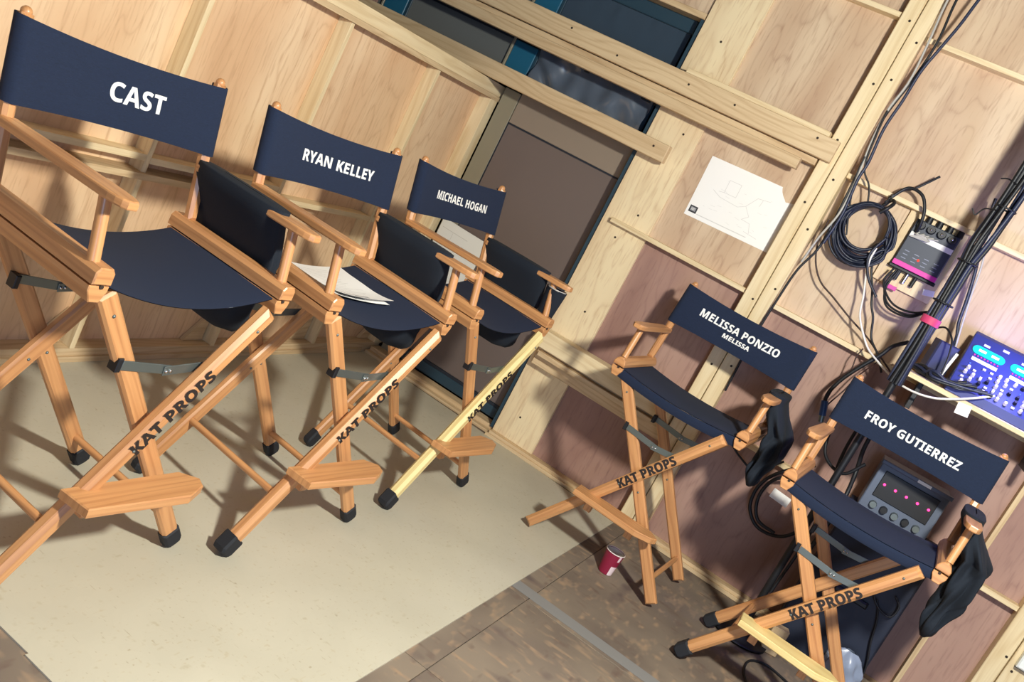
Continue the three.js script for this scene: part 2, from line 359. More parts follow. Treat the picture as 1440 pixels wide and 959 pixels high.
// ---------------------------------------------------------------- rest of the room, out of the frame
{
  const c = struct('ceiling', 'dark ceiling over the stage', 'ceiling'); span('panel', -3.55, 2.75, 3.0, 3.08, -4.75, 2.0, M.stage, c, 'x', 0);
  const a = struct('wall_far', 'dark grey stage wall beyond the low stud wall', 'wall'); span('panel', -3.55, -3.44, 0, 3.0, -4.6, 2.0, M.stage, a, 'y', 0);
  const b = struct('wall_side', 'dark grey stage wall to the right of the room', 'wall'); span('panel', 2.52, 2.62, 0, 3.0, -4.6, 2.0, M.stage, b, 'y', 0);
  const d = struct('wall_back', 'dark grey stage wall with an added opening for the fill light', 'wall');  // doorway gap is added for the cool fill light
  span('panel', -3.44, 0.7, 0, 3.0, 1.85, 1.95, M.stage, d, 'y', 0); span('panel', 1.9, 2.52, 0, 3.0, 1.85, 1.95, M.stage, d, 'y', 0); span('panel', 0.7, 1.9, 2.12, 3.0, 1.85, 1.95, M.stage, d, 'y', 0);
}
{ // hanging work lamp that lights the room
  const l = thing('work_lamp', 'bare bulb work lamp hanging on a black cord', 'lamp', [LAMP.x, LAMP.y, LAMP.z]);
  mesh('bulb', new THREE.SphereGeometry(0.055, 20, 14), std({ color: 0xffffff, emissive: new THREE.Color(1, 0.85, 0.62), emissiveIntensity: 6 }), l);
  rod('socket', V(0, 0.05, 0), V(0, 0.12, 0), 0.022, M.black, l); rod('cord', V(0, 0.12, 0), V(0, 0.6, 0), 0.004, M.cable, l);
}

// ---------------------------------------------------------------- director's chairs
const font = await new FontLoader().loadAsync('fonts/droid/droid_sans_bold.typeface.json');
function lettering(lines) { // white print on navy canvas
  const W = 1024, H = 300, c = document.createElement('canvas'); c.width = W; c.height = H; const g = c.getContext('2d');
  g.fillStyle = '#14213a'; g.fillRect(0, 0, W, H);
  for (let i = 0; i < 5200; i++) { const k = rnd(); g.fillStyle = k > 0.5 ? 'rgba(34,46,72,0.28)' : 'rgba(12,18,32,0.28)'; g.fillRect(rnd() * W, rnd() * H, rr(2, 16), rr(1, 2)); }
  g.fillStyle = '#f2efe8'; g.strokeStyle = '#f2efe8'; g.textAlign = 'left'; g.textBaseline = 'alphabetic';
  for (const [txt, u0, u1, v, cap] of lines) {
    const px = cap * H / 0.72; g.font = 'bold ' + px.toFixed(0) + 'px sans-serif';
    const w = g.measureText(txt).width, sx = (u1 - u0) * W / w;
    g.save(); g.translate(u0 * W, v * H + cap * H / 2); g.scale(sx, 1); g.lineWidth = 1.5; g.fillText(txt, 0, 0); g.strokeText(txt, 0, 0); g.restore();
  }
  const t = new THREE.CanvasTexture(c); t.colorSpace = THREE.SRGBColorSpace; t.anisotropy = 8;
  return std({ map: t, roughness: 0.95, bumpMap: weave, bumpScale: 0.0006 });
}
const LEAN = 0.236, zBack = y => -0.219 - (y - 0.975) * LEAN;
// back canvas: sleeves round both posts, slight slack in the middle
const backGeo = (() => {
  const path = [], R = 0.0205, cx = 0.281;
  for (let k = 0; k <= 8; k++) { const a = (-70 - k * 25) * D2R; path.push([-cx + R * Math.cos(a) , R * Math.sin(a)]); }
  for (let k = 1; k < 24; k++) { const x = -cx + 2 * cx * k / 24; path.push([x, R - 0.014 * (1 - (x / cx) ** 2)]); }
  for (let k = 0; k <= 8; k++) { const a = (90 - k * 25 + 0) * D2R; path.push([cx + R * Math.cos(a), R * Math.sin(a)]); }
  const n = path.length - 1, at = u => { const q = clamp(u) * n, i = Math.min(n - 1, Math.floor(q)), f = q - i; return [lerp(path[i][0], path[i + 1][0], f), lerp(path[i][1], path[i + 1][1], f)]; };
  const f = (u, v) => { const [x, z] = at(u); const mid = Math.max(0, 1 - (x / 0.29) ** 2); const y = lerp(0.975 + 0.004 * mid, 1.153 - 0.014 * mid, v); return V(x, y, zBack(y) + z + 0.003 * Math.sin(x * 21) * Math.sin(v * 3)); };
  return sheet(f, n * 2, 8, 0.0035, (u, v) => [(at(u)[0] + 0.3015) / 0.603, v], [0.004, 0.02]);
})();
const seatSheet = sag => sheet((u, v) => { const x = lerp(-0.268, 0.268, u), z = lerp(0.198, -0.2, v); const m = 1 - (x / 0.268) ** 2; return V(x, 0.766 - sag * m + 0.26 * sag * m * Math.sin(v * Math.PI), z); }, 24, 8, 0.004, (u, v) => [u * 0.9, v * 0.7]);
const seatGeo = seatSheet(0.046), seatTaut = seatSheet(0.02);
const hemGeo = sheet((u, v) => { const x = lerp(-0.262, 0.262, u), m = 1 - (x / 0.268) ** 2; return V(x, lerp(0.728, 0.764, v) - 0.02 * m, 0.199 + 0.002 * Math.sin(v * 3)); }, 20, 3, 0.004);
// cloth bag slung over the sitter's left arm
function pouchGeo(low, zc, hz, bulge, loose = 0) {
  return skin((v, a) => {
    const y = v < 0.08 ? lerp(0.963, 0.955, v / 0.08) : lerp(0.955, low, (v - 0.08) / 0.92);
    const d = clamp((0.93 - y) / 0.12), mid = clamp((0.9 - y) / 0.12);
    const xc = lerp(0.285, 0.312 + bulge, d) - loose * 0.012 * clamp((0.72 - y) / 0.2);
    let hx = v < 0.01 ? 0.002 : v < 0.06 ? 0.034 : y > 0.9 ? 0.0365 : lerp(0.0365, bulge, mid);
    const end = clamp((y - low) / 0.09), k = Math.sqrt(Math.max(0, 1 - (1 - end) ** 2));
    let h = hz * (v < 0.01 ? 0.5 : 1) * lerp(1, 0.86, clamp((0.9 - y) / 0.25)) * lerp(0.4, 1, k);
    hx *= lerp(0.35, 1, k);
    if (loose) { const t = clamp((0.86 - y) / (0.86 - low)); hx *= lerp(1.05, 0.5, t); h *= lerp(1, 0.6, t); }
    const c = Math.cos(a), s = Math.sin(a), sg = (t, p) => Math.sign(t) * Math.pow(Math.abs(t), p);
    const f = mid * k, fold = 1 + f * (0.05 + 0.17 * loose) * (Math.sin(a * 5 + v * 7) + 0.6 * Math.sin(a * 9 - v * 12)) + f * loose * 0.12 * Math.sin(v * 21 + a);
    return V(xc + hx * fold * sg(c, 0.75) + 0.003 * f * Math.sin(v * 13), y + 0.008 * loose * f * Math.sin(a * 3 + v * 6), zc + h * fold * sg(s, 0.6) + 0.005 * f * Math.sin(v * 11 + a * 2));
  }, 30, 40);
}
const footGeo = new THREE.LatheGeometry([[0.0, 0], [0.021, 0], [0.0255, 0.006], [0.0255, 0.034], [0.0235, 0.040], [0, 0.0405]].map(p => new THREE.Vector2(...p)), 16);
const capShape = [[-0.022, 0], [0.022, 0], [0.025, 0.012], [0.022, 0.032], [0.016, 0.038], [-0.016, 0.038], [-0.022, 0.032], [-0.025, 0.012]];
const railGeo = prism([[-0.023, 0], [0.023, 0], [0.023, 0.026], [0.015, 0.037], [-0.015, 0.037], [-0.023, 0.026]], 0.44, 'z', 0.003);
const railRound = prism([[-0.024, 0.002], [0.024, 0.002], [0.0245, 0.014], [0.018, 0.028], [0.008, 0.036], [-0.008, 0.036], [-0.018, 0.028], [-0.0245, 0.014]], 0.44, 'z', 0.003);
const lowGeo = prism([[-0.024, 0.04], [-0.0235, 0.028], [-0.012, 0.003], [0.012, 0.003], [0.0235, 0.028], [0.024, 0.04]], 0.43, 'z', 0.002);
const armGeo = (() => {
  const s = new THREE.Shape(); s.moveTo(-0.024, -0.21); s.lineTo(0.024, -0.21); s.lineTo(0.029, 0.15); s.quadraticCurveTo(0.029, 0.205, 0.012, 0.222); s.lineTo(-0.012, 0.222); s.quadraticCurveTo(-0.029, 0.205, -0.029, 0.15); s.closePath();
  const g = new THREE.ExtrudeGeometry(s, { depth: 0.012, bevelEnabled: true, bevelThickness: 0.004, bevelSize: 0.004, bevelOffset: -0.004, bevelSegments: 2, curveSegments: 4 });
  g.rotateX(Math.PI / 2); g.translate(0, 0.006, 0); return grain(g, 'z');
})();
const footrestGeo = (() => {
  const s = new THREE.Shape([[-0.175, 0.205], [-0.165, 0.292], [0.12, 0.305], [0.185, 0.275], [0.2, 0.245], [0.16, 0.205]].map(p => new THREE.Vector2(...p)));
  const g = new THREE.ExtrudeGeometry(s, { depth: 0.019, bevelEnabled: true, bevelThickness: 0.003, bevelSize: 0.003, bevelOffset: -0.003, bevelSegments: 1 });
  g.rotateX(Math.PI / 2); return grain(g, 'x');
})();
const stencilGeo = (() => {
  const shapes = font.generateShapes('KAT PROPS', 0.034); const g = new THREE.ExtrudeGeometry(shapes, { depth: 0.0004, bevelEnabled: true, bevelSize: 0.0012, bevelThickness: 0.0002, bevelSegments: 1, curveSegments: 3 });
  g.computeBoundingBox(); const b = g.boundingBox; g.translate(-(b.min.x + b.max.x) / 2, -(b.min.y + b.max.y) / 2, 0); g.scale(0.252 / (b.max.x - b.min.x), 1, 1); return g;
})();
function makeChair(o) {
  const t = thing('directors_chair', o.label, 'chair', [o.x, 0.0012, o.z], o.turn * D2R, "tall folding director's chairs");
  const w = o.wood || M.honey, wA = o.legA || w;
  mesh('back_canvas', backGeo, lettering(o.text), t);
  const st = mesh('seat_canvas', o.round ? seatTaut : seatGeo, M.canvas, t);
  if (o.round) mesh('front_hem', hemGeo, M.canvas, st);
  for (const s of [-1, 1]) {
    const up = mesh('seat_rail', o.round ? railRound : railGeo, w, t, [s * 0.276, 0.768, 0.0]);
    const lo = mesh('lower_rail', lowGeo, w, t, [s * 0.276, 0.724, 0.0]);
    mesh('pin_hole', new THREE.CylinderGeometry(0.005, 0.005, 0.003, 8), M.hole, lo, [s * -0.004, 0.039, 0.2155], [Math.PI / 2, 0, 0]);
    mesh('arm_rest', armGeo, w, t, [s * 0.283, 0.940, 0.004], [-0.012, 0, 0]);
    rod('arm_post', V(s * 0.281, 0.802, 0.178), V(s * 0.283, 0.936, 0.146), 0.0135, w, t);
    const post = bar('back_post', V(s * 0.281, 0.800, zBack(0.8)), V(s * 0.281, 1.156, zBack(1.156)), 0.030, 0.030, w, t, V(0, 0, 1), 0.008);
    mesh('knob', new THREE.SphereGeometry(0.0125, 12, 10), w, post, [0.186, 0, 0]);
  }
  // X frames: front pair then rear pair
  const feet = o.feet !== false;
  const leg = (xf, xt, z, mat, stencil) => {
    const lw = stencil ? 0.043 : 0.046, lt = stencil ? 0.040 : 0.026;
    const d = V(xt - xf, 0.738, 0), L = d.length(); d.normalize();
    const a = V(xf, 0, z).addScaledVector(d, 0.028), b = V(xt, 0.738, z);
    const m = bar('leg', a, b, lw, lt, mat, t, V(0, 0, 1), stencil ? 0.011 : 0.006);
    const half = a.distanceTo(b) / 2;
    if (feet) { const f = mesh('rubber_foot', prism([[0, -0.0255], [0.046, -0.0255], [0.046, 0.0255], [0, 0.0255], [-0.012, 0.018], [-0.014, 0], [-0.012, -0.018]], lt + 0.008, 'x', 0.006), M.rubber, m, [-half - 0.002, 0, 0]); }
    if (stencil) mesh('stencil_lettering', stencilGeo, M.stencil, m, [half * 0.26, 0, lt / 2 - 0.0001]);
    for (const q of [0.87, -0.02]) mesh('rivet', new THREE.SphereGeometry(0.0045, 8, 6), M.steel, m, [half * q, 0, lt / 2 - 0.0005]);
    return m;
  };
  leg(-0.308, 0.225, 0.226, wA, true); leg(0.308, -0.232, 0.186, w, false);
  leg(-0.308, 0.232, -0.187, w, false); leg(0.308, -0.225, -0.221, w, false);
  // folding steel stays
  for (const z of [0.2015, -0.2055]) {
    const s1 = bar('stay', V(-0.128, 0.575, z), V(0.012, 0.562, z), 0.024, 0.003, M.steel, t, V(0, 0, 1), 0.0008);
    const s2 = bar('stay', V(-0.008, 0.560, z + 0.0032), V(0.128, 0.575, z + 0.0032), 0.024, 0.003, M.steel, t, V(0, 0, 1), 0.0008);
    for (const q of [0.05, 0.062]) mesh('rivet', new THREE.SphereGeometry(0.0045, 8, 6), M.chrome, s2, [-q, 0, 0.002]);
    mesh('stay_clip', cbox(0.014, 0.034, 0.030, 'x', 0.002), M.black, t, [-0.136, 0.575, z * 0.945]);
  }
  rod('stretcher', V(-0.178, 0.185, 0.205), V(-0.178, 0.185, -0.195), 0.0105, w, t);
  rod('stretcher', V(0.238, 0.10, 0.190), V(0.238, 0.10, -0.212), 0.0105, w, t);
  mesh('footrest', footrestGeo, o.rest || w, t, [0, 0.276, 0.018]);
  for (const x of [-0.1, 0.09]) mesh('footrest_block', cbox(0.03, 0.05, 0.026, 'y', 0.002), w, t, [x, 0.231, 0.238]);
  mesh('side_pouch', pouchGeo(...(o.pouch || [0.575, -0.055, 0.165, 0.026])), M.pouch, t);
  return t;
}
const C1 = makeChair({ x: -1.534, z: -1.649, turn: 87.1, text: [['CAST', 0.415, 0.685, 0.49, 0.27]], label: "wooden director's chair lettered CAST on its navy canvas back" });
const C2 = makeChair({ x: -1.436, z: -2.366, turn: 83.3, text: [['RYAN KELLEY', 0.25, 0.80, 0.5, 0.20]], label: "wooden director's chair with white papers lying on its navy seat" });
const C3 = makeChair({ x: -1.416, z: -3.189, turn: 84.1, legA: M.straw, text: [['MICHAEL HOGAN', 0.205, 0.815, 0.5, 0.185]], label: "wooden director's chair with a pale yellow cross leg, in front of the brown door" });
const C4 = makeChair({ x: -0.588, z: -3.731, turn: -1.9, feet: false, round: true, pouch: [0.575, -0.06, 0.115, 0.05, 1], text: [['MELISSA PONZIO', 0.175, 0.80, 0.43, 0.20], ['MELISSA', 0.39, 0.605, 0.675, 0.115]], label: "wooden director's chair with two lines of white lettering and no rubber feet" });
const C5 = makeChair({ x: 0.186, z: -3.534, turn: -2.8, round: true, rest: M.straw, pouch: [0.49, -0.05, 0.12, 0.055, 1], text: [['FROY GUTIERREZ', 0.175, 0.795, 0.55, 0.20]], label: "wooden director's chair with a pale raw footrest, in front of the mixer shelf" });
{ // small cloth pocket strapped to the front arm post of the third chair
  const p = mesh('cup_pocket', skin((v, a) => V(0.305 + 0.034 * Math.cos(a) * lerp(1.1, 0.75, v), lerp(0.915, 0.80, v), 0.16 + 0.044 * Math.sin(a) * lerp(1.05, 0.8, v)), 8, 18), M.pouch, C3);
  mesh('pocket_edge', new THREE.TorusGeometry(0.038, 0.003, 6, 20), M.cableGrey, p, [0.305, 0.915, 0.16], [Math.PI / 2, 0, 0]);
}

// ---------------------------------------------------------------- papers
function paperTex(draw, w = 512, h = 512) { const c = document.createElement('canvas'); c.width = w; c.height = h; const g = c.getContext('2d'); g.fillStyle = '#f7f5f1'; g.fillRect(0, 0, w, h); draw(g, w, h); const t = new THREE.CanvasTexture(c); t.colorSpace = THREE.SRGBColorSpace; return std({ map: t, roughness: 0.85 }); }
{
  const pm = paperTex((g, w, h) => {
    g.fillStyle = '#c9c6c2'; for (let i = 0; i < 15; i++) { const y = 60 + i * 27; g.fillRect(50, y, rr(160, 400), 3); }
    g.fillStyle = '#8d8a88'; g.fillRect(60, 455, 250, 7); g.fillStyle = '#34343a'; g.fillRect(150, 475, 150, 11);
  });
  for (let k = 0; k < 2; k++) {
    const th = (-11 + k * 5) * D2R, ct = Math.cos(th), st = Math.sin(th), cc = Math.cos(83.3 * D2R), ss = Math.sin(83.3 * D2R);
    const geo = sheet((u, v) => {
      const a = lerp(-0.105, 0.105, u), b = lerp(0.14, -0.14, v);
      const x = 0.056 + ct * a + st * b, z = -0.078 - st * a + ct * b + k * 0.006;
      const m = 1 - (x / 0.268) ** 2, sv = (0.198 - z) / 0.398, front = clamp(1 - v * 2.4);
      const y = 0.766 - 0.046 * m + 0.012 * m * Math.sin(clamp(sv) * Math.PI) + 0.006 + k * 0.003 + (0.008 + 0.010 * k) * front * front;
      return V(-1.436 + cc * x + ss * z, y, -2.366 - ss * x + cc * z);
    }, 12, 14, 0.0008);
    const m = mesh('script_page', geo, pm);
    tag(m, k ? 'white printed page lying on top of another on a navy chair seat' : 'white page lying under another printed page on a navy chair seat', 'paper', 'pages on the chair seat');
  }
  const plan = paperTex((g, w, h) => {
    g.strokeStyle = '#cfcdca'; g.lineWidth = 2; g.strokeRect(150, 90, 70, 80); g.beginPath(); g.moveTo(150, 170); g.lineTo(120, 175); g.moveTo(90, 180); g.lineTo(140, 205); g.lineTo(250, 215); g.lineTo(290, 190); g.lineTo(330, 120); g.lineTo(400, 110); g.moveTo(360, 118); g.lineTo(355, 160);
    g.moveTo(290, 190); g.lineTo(330, 240); g.lineTo(300, 270); g.lineTo(350, 275); g.moveTo(350, 275); g.lineTo(370, 330); g.moveTo(340, 330); g.lineTo(420, 340); g.stroke();
    g.strokeStyle = '#e2e0dd'; g.beginPath(); for (let i = 0; i < 22; i++) { const x = rr(60, 430), y = rr(80, 340); g.moveTo(x, y); g.lineTo(x + rr(8, 30), y + rr(-6, 6)); } g.stroke();
    g.fillStyle = '#3a3a3e'; g.fillRect(14, 316, 46, 42); g.fillStyle = '#9a9a9e'; g.fillRect(22, 324, 30, 24); g.fillStyle = '#e4e2de'; g.fillRect(26, 331, 20, 3); g.fillRect(26, 338, 16, 3);
    g.fillStyle = '#d8d6d2'; g.fillRect(66, 354, 300, 5);
  }, 512, 384);
  const pl = mesh('wall_plan', sheet((u, v) => V(lerp(-0.214, 0.214, u), lerp(-0.144, 0.144, v), 0.003 * Math.sin(u * 5) * (v)), 12, 6, 0.0008), plan, null, [-0.917, 1.5555, ZP + 0.002], [0, 0, 0.03]);
  tag(pl, 'white sheet with a faint line plan and black corner logo on the wall', 'paper');
  const nb = mesh('white_board', sheet((u, v) => V(lerp(-2.275, -1.99, u), lerp(0.45, 0.825 - 0.01 * u, v), -4.345 + 0.004 * Math.sin(u * 4)), 6, 4, 0.003), paperTex((g, w, h) => { g.fillStyle = '#e8e8e2'; g.fillRect(0, 0, w, h); g.fillStyle = '#c4c2ba'; g.fillRect(30, 60, 300, 3); g.fillRect(160, 66, 3, 120); }), null);
  tag(nb, 'white sheet fixed to the brown door behind a chair', 'paper');
}
{ // red paper cup
  const c = thing('paper_cup', 'small dark red paper cup with white print standing on the floor', 'cup', [-0.53, -0.002, -3.60]);
  const k = document.createElement('canvas'); k.width = 512; k.height = 256; const g = k.getContext('2d'); g.fillStyle = '#8c1f3c'; g.fillRect(0, 0, 512, 256);
  g.fillStyle = '#f0d8dc'; for (let r = 0; r < 3; r++) g.fillRect(46 + r * 5, 130 + r * 26, 74 - r * 4, 17); g.fillRect(70, 108, 26, 12);
  const ct = new THREE.CanvasTexture(k); ct.colorSpace = THREE.SRGBColorSpace;
  mesh('cup_body', new THREE.LatheGeometry([[0.0, 0.003], [0.027, 0.003], [0.028, 0], [0.030, 0.002], [0.0405, 0.098], [0.0385, 0.098], [0.028, 0.006], [0, 0.006]].map(p => new THREE.Vector2(...p)), 28), std({ map: ct, roughness: 0.45 }), c);
  const rim = mesh('rim', new THREE.TorusGeometry(0.0405, 0.002, 8, 28), std({ color: 0xe8dcd8, roughness: 0.6 }), c, [0, 0.099, 0], [Math.PI / 2, 0, 0]);
  mesh('cup_inside', new THREE.CylinderGeometry(0.0378, 0.027, 0.09, 24, 1, true), std({ color: 0xd8d2cc, roughness: 0.7, side: THREE.DoubleSide }), c, [0, 0.0515, 0]);
}

// ---------------------------------------------------------------- cables on the wall
function cable(label, pts, r, mat, n = 48, group, name = 'cable') { const m = mesh(name, tube(pts, r, n, 7), mat); tag(m, label, 'cable', group); return m; }
cable('black cable running down the right edge of the bright double stud', [[-0.524, 2.98, -4.16], [-0.524, 2.645, -4.16], [-0.506, 2.469, -4.16], [-0.516, 2.309, -4.165], [-0.542, 2.107, -4.165], [-0.525, 1.937, -4.165], [-0.519, 1.841, -4.165], [-0.509, 1.68, -4.165], [-0.507, 1.529, -4.165], [-0.537, 1.417, -4.165], [-0.55, 1.247, -4.17], [-0.556, 1.05, -4.17], [-0.55, 0.8, -4.18]], 0.0055, M.cable, 90);
cable('grey cable beside the black one at the top of the bright stud', [[-0.555, 2.98, -4.165], [-0.555, 2.63, -4.165], [-0.536, 2.453, -4.16], [-0.525, 2.287, -4.155], [-0.542, 2.153, -4.155], [-0.535, 2.012, -4.155], [-0.512, 1.859, -4.155], [-0.503, 1.699, -4.155], [-0.528, 1.569, -4.16], [-0.54, 1.45, -4.17]], 0.005, M.cableGrey, 70);
cable('blue black cable slanting in from the ceiling to join the stud', [[-0.40, 2.98, -4.14], [-0.447, 2.668, -4.14], [-0.461, 2.557, -4.14], [-0.482, 2.448, -4.14], [-0.503, 2.34, -4.145], [-0.508, 2.213, -4.15], [-0.517, 2.082, -4.15], [-0.503, 1.928, -4.15], [-0.506, 1.861, -4.15], [-0.49, 1.70, -4.15], [-0.498, 1.56, -4.15]], 0.0065, M.cableBlue, 70);
cable('thin black cable between the stud and the coil of cable', [[-0.54, 2.15, -4.14], [-0.53, 2.05, -4.14], [-0.502, 1.901, -4.15], [-0.454, 1.851, -4.16], [-0.419, 1.776, -4.17]], 0.004, M.cable, 30);
cable('thin black cable dropping straight from the stud into the coil', [[-0.528, 1.95, -4.15], [-0.518, 1.855, -4.16], [-0.482, 1.745, -4.165], [-0.435, 1.634, -4.17]], 0.004, M.cable, 30);
cable('thin brown cable sagging from the stud to the shelf corner', [[-0.53, 1.66, -4.18], [-0.522, 1.551, -4.19], [-0.484, 1.468, -4.19], [-0.428, 1.411, -4.19], [-0.355, 1.38, -4.19], [-0.248, 1.333, -4.19], [-0.154, 1.298, -4.19], [-0.082, 1.261, -4.17], [0.0, 1.22, -4.1]], 0.004, M.cableBrown, 50);
cable('white cable hanging from the coil and sweeping across to the mixer', [[-0.30, 1.638, -4.15], [-0.299, 1.585, -4.15], [-0.284, 1.531, -4.15], [-0.248, 1.443, -4.15], [-0.219, 1.364, -4.14], [-0.171, 1.305, -4.13], [-0.124, 1.261, -4.12], [-0.055, 1.23, -4.08], [0.003, 1.212, -4.02], [0.051, 1.203, -3.93], [0.118, 1.205, -3.9], [0.18, 1.22, -3.89], [0.242, 1.252, -3.89], [0.308, 1.296, -3.9], [0.357, 1.331, -3.93]], 0.0045, M.cableWhite, 90);
cable('black cable hanging straight below the coil to the shelf corner', [[-0.29, 1.60, -4.17], [-0.275, 1.553, -4.17], [-0.232, 1.483, -4.17], [-0.2, 1.42, -4.17], [-0.172, 1.383, -4.17], [-0.134, 1.302, -4.17], [-0.078, 1.255, -4.15], [-0.03, 1.2, -4.12]], 0.005, M.cable, 40);
{ // coil
  const pts = []; const turns = 20, c = [-0.377, 1.678];
  for (let k = 0; k <= turns * 16; k++) { const a = k / 16 * 2 * Math.PI, t = Math.floor(k / 16), q = hash(t, 3, 7), q2 = hash(t, 5, 7); const R = 0.088 + 0.036 * q; pts.push([c[0] + (q2 - 0.5) * 0.03 + R * Math.cos(a) * 1.02, c[1] - (q - 0.5) * 0.05 + R * Math.sin(a) * 1.1, -4.2 + 0.045 * (k / (turns * 16)) + 0.008 * Math.sin(a * 2 + t)]); }
  pts.push([-0.31, 1.60, -4.14], [-0.27, 1.52, -4.14], [-0.2, 1.46, -4.14]);
  const co = thing('cable_coil', 'coil of black cable hung on the wall beside the pink striped box', 'cable coil');
  mesh('loops', tube(pts, 0.0055, 1300, 6), M.cableDark, co);
  mesh('tie', tube([[-0.36, 1.77, -4.13], [-0.34, 1.80, -4.125], [-0.33, 1.83, -4.15], [-0.35, 1.84, -4.2], [-0.375, 1.80, -4.215]], 0.008, 20, 7), M.cable, co);
  mesh('hook', tube([[-0.35, 1.845, -4.262], [-0.35, 1.845, -4.16], [-0.35, 1.86, -4.15]], 0.004, 14, 6), M.steel, co);
}
cable('stiff black cable end sticking up above the coil', [[-0.365, 1.82, -4.17], [-0.336, 1.89, -4.19], [-0.296, 1.921, -4.2], [-0.263, 1.963, -4.2], [-0.231, 2.006, -4.19]], 0.005, M.cable, 30);
cable('black cable arching from the coil down into the pink striped box', [[-0.36, 1.84, -4.17], [-0.312, 1.912, -4.17], [-0.253, 1.907, -4.16], [-0.215, 1.858, -4.16], [-0.2, 1.80, -4.17], [-0.20, 1.77, -4.19]], 0.007, M.cable, 36);
cable('black cable hanging left of the mixer from the pole bundle', [[-0.004, 2.008, -4.13], [0.025, 1.865, -4.14], [0.072, 1.73, -4.15], [0.101, 1.617, -4.15], [0.123, 1.515, -4.15], [0.144, 1.461, -4.14], [0.15, 1.38, -4.1]], 0.007, M.cableBlue, 44);
cable('thin grey cable hanging beside the dark one left of the mixer', [[0.03, 1.95, -4.13], [0.052, 1.848, -4.14], [0.083, 1.752, -4.15], [0.107, 1.637, -4.15], [0.135, 1.52, -4.14], [0.16, 1.42, -4.11]], 0.004, M.cableGrey, 40);
for (const [i, dx] of [0, 0.02, 0.012].entries()) cable('dark cable looping below the pink striped box', [[-0.20 + dx, 1.60, -4.17], [-0.208 + dx, 1.533 - dx, -4.15], [-0.155, 1.478 - dx * 1.3, -4.13], [-0.109, 1.463 - dx * 1.2, -4.12], [-0.043, 1.473 - dx, -4.1], [0.0, 1.50, -4.08 - 0.01 * i]], 0.0045, M.cable, 36, 'cables looping below the wall box');
{ const p = thing('cable_with_connector', 'thick black cable ending in a blue connector below the shelf corner', 'cable', [0, 0, 0]);
  mesh('cord', tube([[0.0, 1.36, -4.11], [-0.045, 1.314, -4.12], [-0.066, 1.264, -4.12], [-0.108, 1.185, -4.12], [-0.148, 1.099, -4.12], [-0.166, 1.025, -4.12], [-0.162, 0.979, -4.12]], 0.0085, 40, 8), M.cable, p);
  rod('connector', V(-0.162, 0.985, -4.12), V(-0.141, 0.925, -4.12), 0.015, std({ color: 0x24487e, roughness: 0.4 }), p); rod('connector_tip', V(-0.141, 0.925, -4.12), V(-0.133, 0.898, -4.12), 0.012, M.steel, p); }
cable('thin brown cable looping under the blue connector', [[-0.06, 1.24, -4.12], [-0.1, 1.142, -4.14], [-0.119, 1.059, -4.14], [-0.143, 0.981, -4.13], [-0.15, 0.94, -4.12]], 0.003, M.cableBrown, 26);
cable('thin brown cable crossing above the blue connector', [[-0.14, 1.25, -4.14], [-0.146, 1.21, -4.14], [-0.138, 1.143, -4.14], [-0.159, 1.075, -4.14], [-0.16, 1.0, -4.14]], 0.003, M.cableBrown, 26);
{ const l = thing('hanging_cable_loop', 'black cable loop with a white paper tag low on the wall', 'cable', [0, 0, 0]);
  mesh('cord', tube([[-0.06, 0.72, -4.16], [-0.15, 0.636, -4.16], [-0.203, 0.558, -4.18], [-0.221, 0.478, -4.19], [-0.201, 0.398, -4.19], [-0.136, 0.346, -4.19], [-0.054, 0.356, -4.18], [0.0, 0.404, -4.16], [0.03, 0.5, -4.14], [0.0, 0.6, -4.14], [-0.08, 0.63, -4.15], [-0.17, 0.58, -4.16], [-0.195, 0.47, -4.17], [-0.15, 0.38, -4.17], [-0.06, 0.37, -4.16]], 0.008, 90, 7), M.cable, l);
  mesh('paper_tag', cbox(0.085, 0.045, 0.001, 'x', 0.0003), paperTex((g) => { g.fillStyle = '#5a5a60'; for (let i = 0; i < 9; i++) { g.fillRect(rr(60, 420), rr(80, 400), rr(14, 60), rr(14, 50)); } }), l, [-0.115, 0.515, -4.175], [0, 0, -0.08]); }
cable('thin black cable draped along the wall behind the chair that has no rubber feet', [[-0.44, 0.66, -4.2], [-0.406, 0.604, -4.2], [-0.331, 0.565, -4.2], [-0.262, 0.55, -4.2], [-0.216, 0.612, -4.19], [-0.18, 0.66, -4.18]], 0.005, M.cable, 36);
cable('black cable curled on the plywood floor under the pale footrest', [[0.20, 0.004, -3.40], [0.134, 0.004, -3.486], [0.108, 0.004, -3.589], [0.117, 0.004, -3.689], [0.17, 0.004, -3.745], [0.25, 0.004, -3.726], [0.34, 0.004, -3.66], [0.38, 0.004, -3.5]], 0.005, M.cable, 50);

for (const [i, q] of [[[0.01, 1.12, -3.93], [0.005, 0.907, -3.96], [0.013, 0.81, -3.98], [0.032, 0.72, -4.0], [0.06, 0.5, -3.97], [0.05, 0.2, -3.95]], [[0.06, 1.10, -3.94], [0.065, 0.91, -3.97], [0.084, 0.821, -3.99], [0.10, 0.70, -3.93], [0.09, 0.45, -3.92]], [[-0.10, 1.02, -4.08], [-0.048, 0.806, -4.0], [0.046, 0.78, -3.96], [0.10, 0.86, -3.95]]].entries())
  cable(['black cable hanging beside the foot of the pole behind a chair', 'thicker black cable hanging between the pole and the dark case', 'black cable slung sideways behind the pole towards the rack unit'][i], q, [0.007, 0.009, 0.007][i], M.cable, 36);

